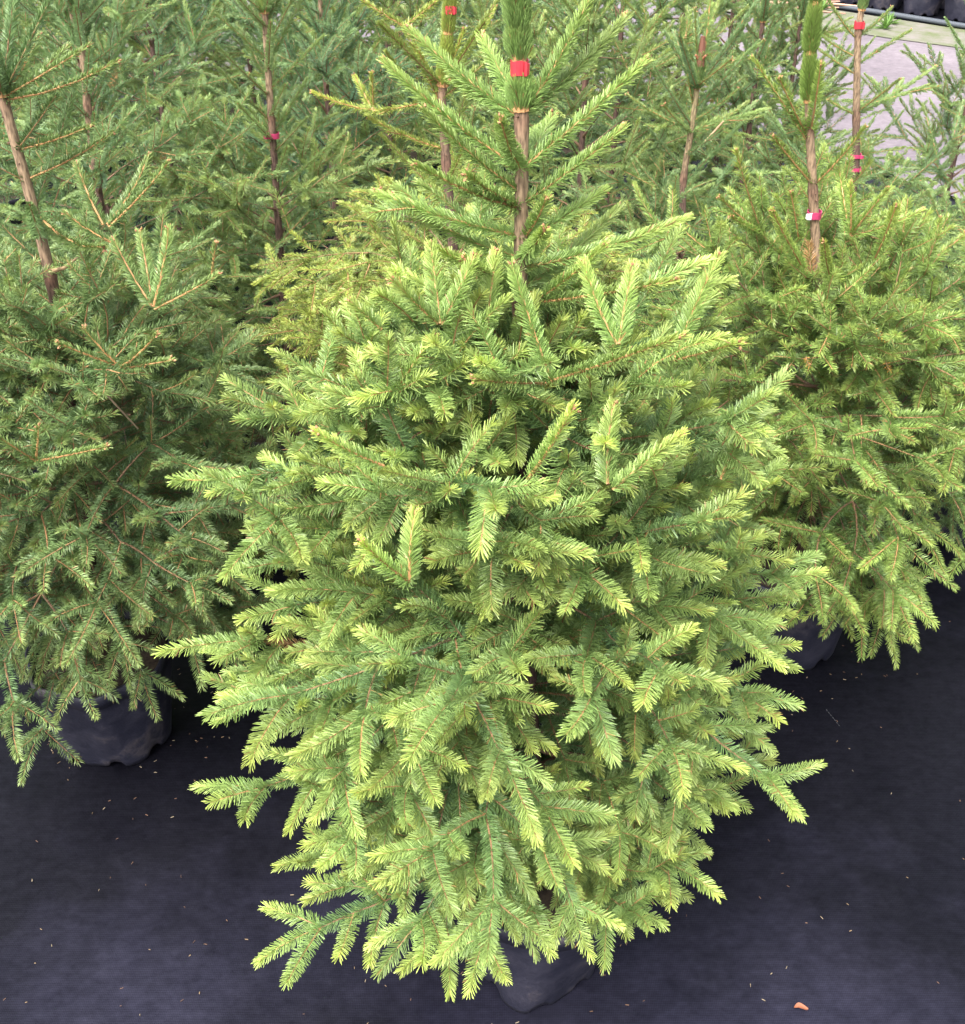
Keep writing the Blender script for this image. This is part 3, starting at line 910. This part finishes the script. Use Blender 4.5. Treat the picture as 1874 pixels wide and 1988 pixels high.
right, rtr = make_tree(37, r_pts, 'right', r_prof, 1, 0.0018, 1900, 0.0210, 0.98, 58, [1.38, 1.24, 1.02], n_short=36, kscale=0.9, young=0.75, tip=0.5, hand=hand_r,
                       r_base=0.0165, r_top=0.006, tan_from=1.04, n_upper=0, leader_from=1.43, inl=(0, 2), extra=0.45, leader_alpha=0.5, aim=r_aim, azf=lambda az, z: 1 - 0.55 * max(0.0, math.cos(az + 2.2)) * (z < 0.62))
PAL['dead'] = ((0.50, 0.25, 0.05), (0.55, 0.30, 0.06), (0.55, 0.32, 0.08))
for (a_, b_) in (((1692, 634), (1720, 662)), ((1565, 692), (1571, 711)), ((1720, 702), (1728, 720))):
    ds = Shoots('dead')
    p_, q_ = at_y(*a_, 2.10), at_y(*b_, 2.08)
    ds.add(p_, (p_ + q_) / 2, q_, np.array((0, -0.5, 0.8)), 0.0009, 0.010, 600, 0.5, 0.5, 0, 0.9, 0.2)
    q = Buf(); ds.emit(q, np.random.default_rng(3), 1, 0.0014)
    q.build('dead_shoot', [M_NEEDLE, M_TWIG], right, False, tuple(right.location))
tag(right, 'mid green spruce in the right foreground with pink tape on its pale upper trunk', 'spruce tree')

YY = 2.50
y_pts = [(YEL[0], YEL[1], POT_H), tuple(at_y(880, 470, YY)), tuple(at_y(864, 290, YY)), tuple(at_y(856, 180, YY)), tuple(at_y(875, 20, YY)), (-0.05, 2.5, 1.85)]
hand_y = [hb(850, 190, 730, 215, -0.05, YY, sub=2), hb(730, 215, 610, 180, -0.05, YY, tip=0.5), hb(725, 215, 722, 145, 0, YY), hb(725, 215, 690, 150, 0.05, YY),
          hb(857, 178, 800, 70, 0.0, YY), hb(783, 51, 704, 0, 0.0, YY), hb(783, 51, 860, -10, 0.0, YY), hb(850, 190, 783, 51, 0.04, YY),
          hb(862, 290, 720, 230, 0, YY, sub=2), hb(855, 178, 900, 60, 0.0, YY), hb(858, 178, 960, 15, 0.1, YY)]
y_prof = [(0.33, -18, 0.42, 0.30), (0.46, -10, 0.52, 0.26), (0.60, -2, 0.56, 0.20), (0.74, 4, 0.58, 0.18), (0.88, 8, 0.56, 0.14),
          (0.98, 12, 0.50, 0.10), (1.06, 18, 0.42, 0.08)]
yel, ytr = make_tree(41, y_pts, 'yellow', y_prof, 1, 0.0019, 1800, 0.0165, 1.08, 50, [1.44, 1.27], n_short=20, kscale=0.95, young=0.7, tip=0.55, hand=hand_y,
                     r_base=0.017, r_top=0.006, tan_from=1.32, n_upper=6, leader_from=1.44, inl=(0, 2), extra=0.45,
                     azf=lambda az, z: 1.15 if math.cos(az - 2.9) > 0.2 else 0.9)
tag(yel, 'yellowish spruce directly behind the central spruce with a dark trunk', 'spruce tree')

# ------------------------------------------------------------------ prototypes for the rows behind
def bg_proto(seed, pal, H=1.85, cz=1.22, w=0.0029, dens=1900, n=38, lean=(0, 0), n_upper=22, young=0.65, prof_s=1.0, tan_from=1.25):
    pts = [(0, 0, POT_H), (lean[0] * 0.5, lean[1] * .5, cz), (lean[0], lean[1], H)]
    prof = [(0.33, -18, 0.40, 0.28), (0.46, -6, 0.52, 0.20), (cz * 0.5, 10, 0.54, 0.12), (cz * 0.66, 24, 0.52, 0.05), (cz * 0.82, 36, 0.46, 0.0), (cz, 46, 0.36, 0.0)]
    prof = [(a_, b_, c_ * prof_s, d_) for a_, b_, c_, d_ in prof]
    return make_tree(seed, pts, pal, prof, 0, w, dens, 0.0170, cz, n, [H - 0.38, cz], kscale=0.80, young=young, tip=0.5, r_base=0.013, r_top=0.0045,
                     tan_from=tan_from, n_upper=n_upper, leader_from=H - 0.38, inl=(0, 2), extra=0.5, bud=0.8)


def pot_at(x, y, label, group=None, rz=0.0):
    c = copy_tree(potL, (x, y, 0), rz)
    tag(c, label, 'pot', group)
    return c


G_T = 'young potted spruces standing in rows behind the foreground trees'
G_P = 'black pots under the spruces in the rows behind'
DY = 3.2
d_pts = [(0.50, DY, POT_H)] + [tuple(at_y(px, py, DY)) for px, py in ((1325, 470), (1326, 350), (1346, 230), (1362, 105))]
d_pts = [p_ for p_ in d_pts]
hand_d = [hb(1362, 150, 1350, 20, 0, DY), hb(1364, 140, 1380, -10, .05, DY), hb(1345, 200, 1330, 75, 0, DY), hb(1352, 160, 1480, 80, 0, DY), hb(1350, 170, 1420, 115, -.1, DY),
          hb(1345, 235, 1430, 175, 0, DY), hb(1340, 250, 1220, 185, 0, DY), hb(1340, 255, 1290, 205, -.1, DY), hb(1335, 255, 1490, 210, 0.0, DY, sub=2)]
dtree, dtr = make_tree(51, d_pts, 'far', [(0.33, -18, 0.40, 0.28), (0.46, -8, 0.54, 0.22), (0.58, 6, 0.54, 0.15), (0.70, 22, 0.48, 0.08), (0.78, 34, 0.40, 0.0)],
                       0, 0.0027, 1900, 0.0170, 0.98, 50, [1.32, 1.02], young=0.6, tip=0.5, hand=hand_d, tan_from=1.02, n_upper=7, leader_from=1.26, inl=(0, 2), extra=0.5, kscale=0.85)
# broken brown stub of the lost leader and the dead pale twig
bb = Buf()
sp = dtr[-1]
tube(bb, [sp + (0, 0, -0.03), sp, sp + (0, 0, 0.045)], [0.012, 0.011, 0.006], (0.13, 0.05, 0.03), 8)
for aa in (0.4, 2.2, 3.6, 5.2):
    tube(bb, [sp + (0, 0, -0.02), sp + (0.018 * math.cos(aa), 0.018 * math.sin(aa), 0.0)], [0.006, 0.003], (0.25, 0.10, 0.05), 6)
bb.build('broken_leader', [M_TWIG], dtree, False, tuple(dtree.location))
bb = Buf()
tube(bb, [at_y(1338, 298, DY), at_y(1372, 272, DY - 0.05), at_y(1405, 235, DY - .08)], [0.004, 0.0035, 0.002], (0.46, 0.30, 0.19), 6)
bb.build('dead_twig', [M_TWIG], dtree, False, tuple(dtree.location))
tag(dtree, 'spruce right of centre with a dark bare trunk and a brown broken top', 'spruce tree')
pot_at(0.50, DY, 'black pot under the spruce with the brown broken top')

ETY = 3.62
e_pts = [(1.18, ETY, POT_H)] + [tuple(at_y(px, py, ETY)) for px, py in ((1662, 335), (1663, 217), (1666, 50))] + [(1.13, ETY, 1.72)]
hand_e = [hb(1660, 72, 1609, 0, 0, ETY), hb(1666, 70, 1730, 16, 0, ETY), hb(1657, 108, 1594, 68, 0, ETY), hb(1668, 122, 1766, 60, 0, ETY), hb(1658, 142, 1585, 92, 0, ETY),
          hb(1668, 215, 1745, 155, -.1, ETY), hb(1655, 220, 1610, 195, -0.05, ETY), hb(1666, 205, 1800, 165, 0, ETY, sub=2), hb(1660, 225, 1815, 130, 0.1, ETY)]
etree, etr = make_tree(57, e_pts, 'far', [(0.33, -18, 0.42, 0.25), (0.44, -6, 0.56, 0.2), (0.56, 4, 0.56, 0.14), (0.68, 16, 0.50, 0.06), (0.78, 28, 0.40, 0.0)],
                       0, 0.0027, 1900, 0.0170, 0.80, 50, [1.08, 1.32], young=0.65, tip=0.5, hand=hand_e, tan_from=1.06, n_upper=0, leader_from=1.38, inl=(0, 2), extra=0.5, kscale=0.85, r_base=.018)
tag(etree, 'thin spruce right of the pink taped trunk, its bare top standing against the road', 'spruce tree')
pot_at(1.18, ETY, 'black pot under the thin spruce whose bare top stands against the road')

GY = 3.15
g_pts = [(-0.60, GY, POT_H), tuple(at_y(530, 270, GY)), tuple(at_y(518, 100, GY)), tuple(at_y(514, 0, GY)), (-0.58, GY, 1.85)]
gtree, gtr = make_tree(61, g_pts, 'olive', [(0.33, -18, 0.38, 0.25), (0.46, -6, 0.50, 0.2), (0.62, 6, 0.50, 0.14), (0.80, 20, 0.44, 0.06), (0.98, 34, 0.34, 0.0)],
                       0, 0.0027, 1900, 0.0170, 0.98, 54, [1.20, 1.46], young=0.6, tip=0.45, tan_from=1.18, n_upper=22, r_base=0.0135, leader_from=1.46, inl=(0, 2), extra=0.5, kscale=0.85)
tag(gtree, 'olive green spruce with a pink tape low on its pale trunk', 'spruce tree')
pot_at(-0.60, GY, 'black pot under the olive spruce with the low pink tape')

HY = 2.95
h_pts = [(-1.04, HY, POT_H), tuple(at_y(172, 230, HY)), tuple(at_y(158, 80, HY)), tuple(at_y(150, 0, HY)), (-1.03, HY, 1.9)]
htree, htr = make_tree(67, h_pts, 'far', [(0.33, -18, 0.38, 0.25), (0.46, -6, 0.50, 0.2), (0.62, 6, 0.52, 0.14), (0.85, 20, 0.48, 0.06), (1.12, 34, 0.36, 0.0)],
                       0, 0.0027, 1900, 0.0170, 1.12, 58, [1.28, 1.5], young=0.6, tip=0.45, tan_from=1.15, n_upper=20, r_base=0.0135, leader_from=1.5, inl=(0, 2), extra=0.5, kscale=0.85)
tag(htree, 'pale trunked spruce at the upper left, just behind the left foreground spruce', 'spruce tree')
pot_at(-1.04, HY, 'black pot under the pale trunked spruce at the upper left')

protos = [bg_proto(71, 'far')[0], bg_proto(72, 'blue', cz=1.15)[0], bg_proto(73, 'olive', H=1.8, cz=1.18)[0]]
small = [bg_proto(74, 'far', H=1.55, cz=0.80, prof_s=0.9, n_upper=14)[0]]

ORD = ['first', 'second', 'third', 'fourth', 'fifth', 'sixth', 'seventh', 'eighth', 'ninth', 'tenth', 'eleventh', 'twelfth']


def px_of(x, y, z=0.9):
    zc = y * CP + (CAM_H - z) * SP
    return 937 + F * x / zc


rows_ = []
rng = np.random.default_rng(5)
for row, Yr in enumerate((3.75, 4.5, 5.25, 6.0, 6.75, 7.5)):
    xl, xr = -0.46 * Yr - 0.5, (0.20 * Yr if Yr > 4 else 0.36)
    if Yr > 5.6: xr = 0.17 * Yr
    x = xr - (row % 2) * 0.42
    rr_ = []
    while x > xl:
        if 0.695 * x + 0.719 * Yr <= 5.9:
            p_ = (x + rng.normal(0, 0.06), Yr + rng.normal(0, 0.08))
            if px_of(*p_) > -190:
                rr_.append(p_)
        x -= 0.84
    rows_.append(sorted(rr_))
used = set()
i = 0
G_ROW = ['first', 'second', 'third', 'fourth', 'fifth', 'last']
for r_i, rr_ in enumerate(rows_):
    for c_i, (x, y) in enumerate(rr_):
        k = i % 3
        i += 1
        if k not in used:
            used.add(k)
            o = protos[k]
            o.location = (x, y, POT_H)
        else:
            o = copy_tree(protos[k], (x, y, POT_H), rng.uniform(0, 6.28), rng.uniform(0.92, 1.08))
        nth = ORD[c_i] + ' from the left'
        kind = ('green', 'blue green', 'olive green')[k]
        tag(o, kind + ' spruce, ' + nth + ', in the ' + G_ROW[r_i] + ' row of the crowd', 'spruce tree', G_T)
        pot_at(x, y, 'black pot of the spruce ' + nth + ' in the ' + G_ROW[r_i] + ' row behind', G_P, rng.uniform(0, 6))
for (x, y, lab) in ((-1.75, 3.0, 'green spruce cut by the left edge of the picture near the top'),):
    o = copy_tree(protos[0], (x, y, POT_H), 1.0, 1.0)
    tag(o, lab, 'spruce tree', G_T)

# low trees on the right, in front of the road
F_ = [(1.78, 4.35, 1.0, 'spruce with dark shoots forking against the road near the right edge'),
      (0.98, 4.30, 1.05, 'low spruce with a thin stem standing in front of the grey road'),
      (1.50, 2.95, 0.98, 'low bushy spruce at the right edge behind the right foreground tree'),
      (2.05, 3.55, 0.95, 'yellow green spruce cut by the right edge of the picture'),
      (1.28, 4.95, 0.96, 'spruce standing against the road, just left of the two magenta tapes')]
for i, (x, y, s, lab) in enumerate(F_):
    if i == 0:
        o = small[0]; o.location = (x, y, POT_H)
    else:
        o = copy_tree(small[0], (x, y, POT_H), i * 1.7, s)
    tag(o, lab, 'spruce tree')
    pot_at(x, y, 'black pot under the ' + lab.split(' with')[0].split(' cut')[0], None, i)

# ------------------------------------------------------------------ tapes
def tape(tr, z, r, h, mat, label, tail=0.03, tailm=None, side=1, lean=0.0):
    o_ = on(tr, z)
    b_ = Buf()
    k = 16
    a = np.arange(k) * 2 * math.pi / k
    V, Q = [], []
    for rr, zz in ((r, -h / 2), (r * 1.02, h / 2), (r - 0.0012, h / 2), (r - 0.0012, -h / 2)):
        V.append(np.stack([rr * np.cos(a), rr * np.sin(a), zz + lean * rr * np.cos(a) + 0.001 * np.sin(3 * a)], 1))
    V = np.concatenate(V)
    for i in range(4):
        for j in range(k):
            Q.append((i * k + j, i * k + (j + 1) % k, ((i + 1) % 4) * k + (j + 1) % k, ((i + 1) % 4) * k + j))
    b_.add(V, (0.5,) * 3, Q)
    # the free end, pinched flat against the band
    e = side * r * 0.55
    V = []
    for (x_, y_, t_, hh) in ((e, -r * 0.88, 0.0010, 0.48), (e + side * tail * 0.5, -r * 0.93 - 0.002, 0.0008, 0.44), (e + side * tail, -r * 0.8, 0.0006, 0.36)):
        V += [(x_, y_ - t_, -h * hh), (x_, y_ - t_, h * hh), (x_, y_ + t_, h * hh), (x_, y_ + t_, -h * hh)]
    Q = []
    for i in range(2):
        for j in range(4):
            Q.append((i * 4 + j, i * 4 + (j + 1) % 4, i * 4 + 4 + (j + 1) % 4, i * 4 + 4 + j))
    Q += [(3, 2, 1, 0), (8, 9, 10, 11)]
    b_.add(V, (0.5,) * 3, Q, None, 1 if tailm else 0)
    o = b_.build('marking_tape', [mat] + ([tailm] if tailm else []))
    o.location = tuple(o_)
    tag(o, label, 'tape')
    return o


def zat(tr, py):
    Y = tr[0, 1]
    return at_y(900, py, Y)[2]


tape(mtr, zat(mtr, 130), 0.0108, 0.0170, M_RED, 'square red tape on the leader of the central foreground spruce', 0.006)
tape(rtr, zat(rtr, 416), 0.0155, 0.015, M_PINK, 'pink tape with a white end on the pale trunk of the right foreground spruce', 0.012, M_TAGW, -1)
tape(ytr, zat(ytr, 18), 0.012, 0.016, M_RED, 'red tape at the top edge, on the trunk of the yellowish spruce', 0.007)
tape(etr, zat(etr, 48), 0.014, 0.020, M_RED, 'red tape on the bare top that stands against the road', 0.007)
tape(etr, zat(etr, 302), 0.0168, 0.012, M_PINK, 'upper of two magenta tapes on the trunk right of centre', 0.012)
tape(etr, zat(etr, 328), 0.0172, 0.011, M_PINK, 'lower of two magenta tapes on the trunk right of centre', 0.010)
tape(gtr, zat(gtr, 262), 0.018, 0.014, M_PINK, 'pink tape low on a pale trunk at the upper left', 0.012, None, -1)

# ------------------------------------------------------------------ road, verge, far pots
tag(turned(sheet('road', -40, 40, 6.3, 9.5, 0.012, M_ROAD, 80, 1, 0, 8, 0.12)), kind='structure')
tag(turned(sheet('grass_verge', -40, 40, 9.38, 10.2, 0.018, M_VERGE, 90, 1, 0, 9, 0.10)), kind='structure')
tag(turned(sheet('far_fabric', -40, 40, 10.1, 22, 0.024, M_FABRIC, 60, 1, 0, 10)), kind='structure')
cs, sn = math.cos(ROADR), math.sin(ROADR)


def rl(x, y):      # along-road coordinates to world
    return (x * cs - y * sn, x * sn + y * cs)


eb = Buf()
tube(eb, [np.array((*rl(x_, 10.12 + 0.02 * math.sin(x_ * 2.1)), 0.045)) for x_ in np.arange(-14, 8.1, 0.5)], 0.022, (0.1, 0.1, 0.12), 8)
tag(eb.build('edging_pipe', [M_EDGE], None, True), 'grey plastic edging pipe lying along the far side of the road', 'edging')
fp = None
gp = 'black pots in the row beyond the road'
for j in range(24):
    x, y = rl(-6.9 + (j % 12) * 0.36, 10.42 + (j // 12) * 0.42 + 0.03 * math.sin(j * 3.1))
    c = copy_tree(potL, (x, y, 0.026), j, 1.12)
    where = ORD[j % 12] + ' from the left in the ' + ('front' if j < 12 else 'back') + ' row across the road'
    tag(c, 'black pot, ' + where, 'pot', gp)
    # low shrub in it
    q = Buf()
    for s_ in range(26):
        a = rng.uniform(0, 6.28); el = rng.uniform(0.4, 1.4); L = rng.uniform(0.12, 0.3)
        d = np.array((math.cos(a) * math.cos(el), math.sin(a) * math.cos(el), math.sin(el)))
        p0 = np.array((0, 0, 0.27)) + np.array((math.cos(a), math.sin(a), 0)) * 0.05
        tube(q, [p0, p0 + d * L], [0.003, 0.0015], (0.10, 0.09, 0.04), 4, 1)
        for m_ in range(9):
            c0 = p0 + d * L * rng.uniform(0.2, 1.0)
            e1 = norm(rng.normal(0, 1, 3)); e2 = norm(np.cross(e1, rng.normal(0, 1, 3)))
            l_ = rng.uniform(0.025, 0.045)
            q.add([c0, c0 + e1 * l_ * .5 + e2 * l_ * .22, c0 + e1 * l_, c0 + e1 * l_ * .5 - e2 * l_ * .22], np.array((0.07, 0.14, 0.035)) * rng.uniform(.7, 1.3), [(0, 1, 2, 3)])
    if fp is None:
        fp = q.build('leafy_plant', [M_PLANT, M_TWIG]); o = fp
    else:
        o = fp.copy(); COL.objects.link(o)
    o.location = (x, y, 0.026); o.rotation_euler[2] = j * 1.3
    tag(o, 'leafy plant in pot ' + where, 'plant', 'low plants in the pots beyond the road')
# weeds on the verge
wd = None
for j, wx in enumerate(sorted(rng.uniform(-6.6, -4.0, 9))):
    x, y = rl(wx, rng.uniform(9.55, 10.05))
    if wd is None:
        q = Buf()
        for s_ in range(34):
            a = rng.uniform(0, 6.28); el = rng.uniform(0.15, 1.3); L = rng.uniform(0.08, 0.2)
            d = np.array((math.cos(a) * math.cos(el), math.sin(a) * math.cos(el), math.sin(el)))
            sd_ = norm(np.cross(d, Z)) * 0.012
            q.add([(0, 0, 0), d * L * .5 + sd_, d * L + (0, 0, -0.02), d * L * .5 - sd_], np.array((0.12, 0.22, 0.05)) * rng.uniform(.7, 1.3), [(0, 1, 2, 3)])
        wd = q.build('weed', [M_PLANT]); o = wd
    else:
        o = wd.copy(); COL.objects.link(o)
    o.location = (x, y, 0.02); o.rotation_euler[2] = j * 2.1
    s_ = rng.uniform(0.35, 0.9); o.scale = (s_,) * 3
    tag(o, 'green weed, ' + ORD[j] + ' from the left, on the verge beyond the road', 'weed', 'weeds along the far road verge')
# cut branches lying on the verge
q = Buf()
for j in range(60):
    x, y = rl(rng.uniform(-6.7, -5.5), rng.uniform(9.7, 10.1))
    a = rng.normal(0.1, 0.5); L = rng.uniform(0.15, 0.5)
    z = rng.uniform(0.03, 0.10)
    tube(q, [(x, y, z), (x + L * math.cos(a), y + L * math.sin(a), z + rng.normal(0, 0.02))], [0.012, 0.006], np.array((0.42, 0.25, 0.18)) * rng.uniform(.6, 1.2), 6)
tag(q.build('cut_branches', [M_WOOD]), 'heap of reddish cut branches on the far road verge', 'branches', kind='stuff')

# ------------------------------------------------------------------ litter on the fabric
q = Buf()
for j in range(330):
    if j < 120:
        px, py = rng.uniform(-40, 1920), rng.uniform(1150, 2010)
        p = ground(px, py, 0.004)
    else:
        cc_ = (MAIN, LEFT, RIGHT)[j % 3]
        a_ = rng.uniform(0, 6.28); r0_ = 0.14 + abs(rng.normal(0, 0.16))
        p = np.array((cc_[0] + r0_ * math.cos(a_), cc_[1] + r0_ * math.sin(a_), 0.004))
    a = rng.uniform(0, 3.14); L = rng.uniform(0.003, 0.008)
    d = np.array((math.cos(a), math.sin(a), 0)); s_ = np.array((-d[1], d[0], 0)) * rng.uniform(0.0003, 0.0007)
    c = [(0.20, 0.14, 0.08), (0.14, 0.08, 0.05), (0.26, 0.21, 0.14), (0.09, 0.05, 0.035)][rng.integers(0, 4)]
    V = [p - d * L / 2 - s_, p + d * L / 2 - s_, p + d * L / 2 + s_, p - d * L / 2 + s_]
    V += [v_ + np.array((0, 0, 0.001)) for v_ in V]
    q.add(V, c, [(0, 3, 2, 1), (4, 5, 6, 7), (0, 1, 5, 4), (1, 2, 6, 5), (2, 3, 7, 6), (3, 0, 4, 7)])
tag(q.build('fallen_needles', [M_WOOD]), 'dry brown fallen needles scattered on the black fabric', 'litter', kind='stuff')
# pale stitching threads of the fabric, one ground mark
q = Buf()
for (a_, b_, n_) in (((1605, 1378), (1632, 1412), 7),):
    A_, B_ = ground(*a_, 0.0035), ground(*b_, 0.0035)
    for i in range(n_):
        p_ = A_ + (B_ - A_) * (i / n_); e_ = p_ + (B_ - A_) / n_ * 0.5
        tube(q, [p_, (p_ + e_) / 2 + (0, 0, 0.0006), e_], 0.0004, (0.12, 0.13, 0.14), 4)
tag(q.build('stitching_thread', [M_WOOD], bpy.data.objects['ground_fabric']), kind='structure')
# one orange leaf
q = Buf()
c0 = ground(1555, 1958, 0.006)
n = 9
V = []
for i in range(n):
    f = i / (n - 1)
    w_ = 0.0052 * math.sin(math.pi * f) ** 0.7 + 0.0005
    for s_, zz in ((-1, 0.003), (0, 0.0), (1, 0.004)):
        V.append((c0[0] + (f - .5) * 0.027, c0[1] + s_ * w_ + 0.003 * math.sin(f * 5), c0[2] + zz + 0.003 * math.sin(f * 3)))
q.add(V, (0.4, 0.1, 0.05), [(i * 3 + j, i * 3 + j + 1, i * 3 + j + 4, i * 3 + j + 3) for i in range(n - 1) for j in range(2)])
tag(q.build('fallen_leaf', [M_LEAF], None, True), 'curled orange brown leaf on the fabric at the lower right', 'leaf')
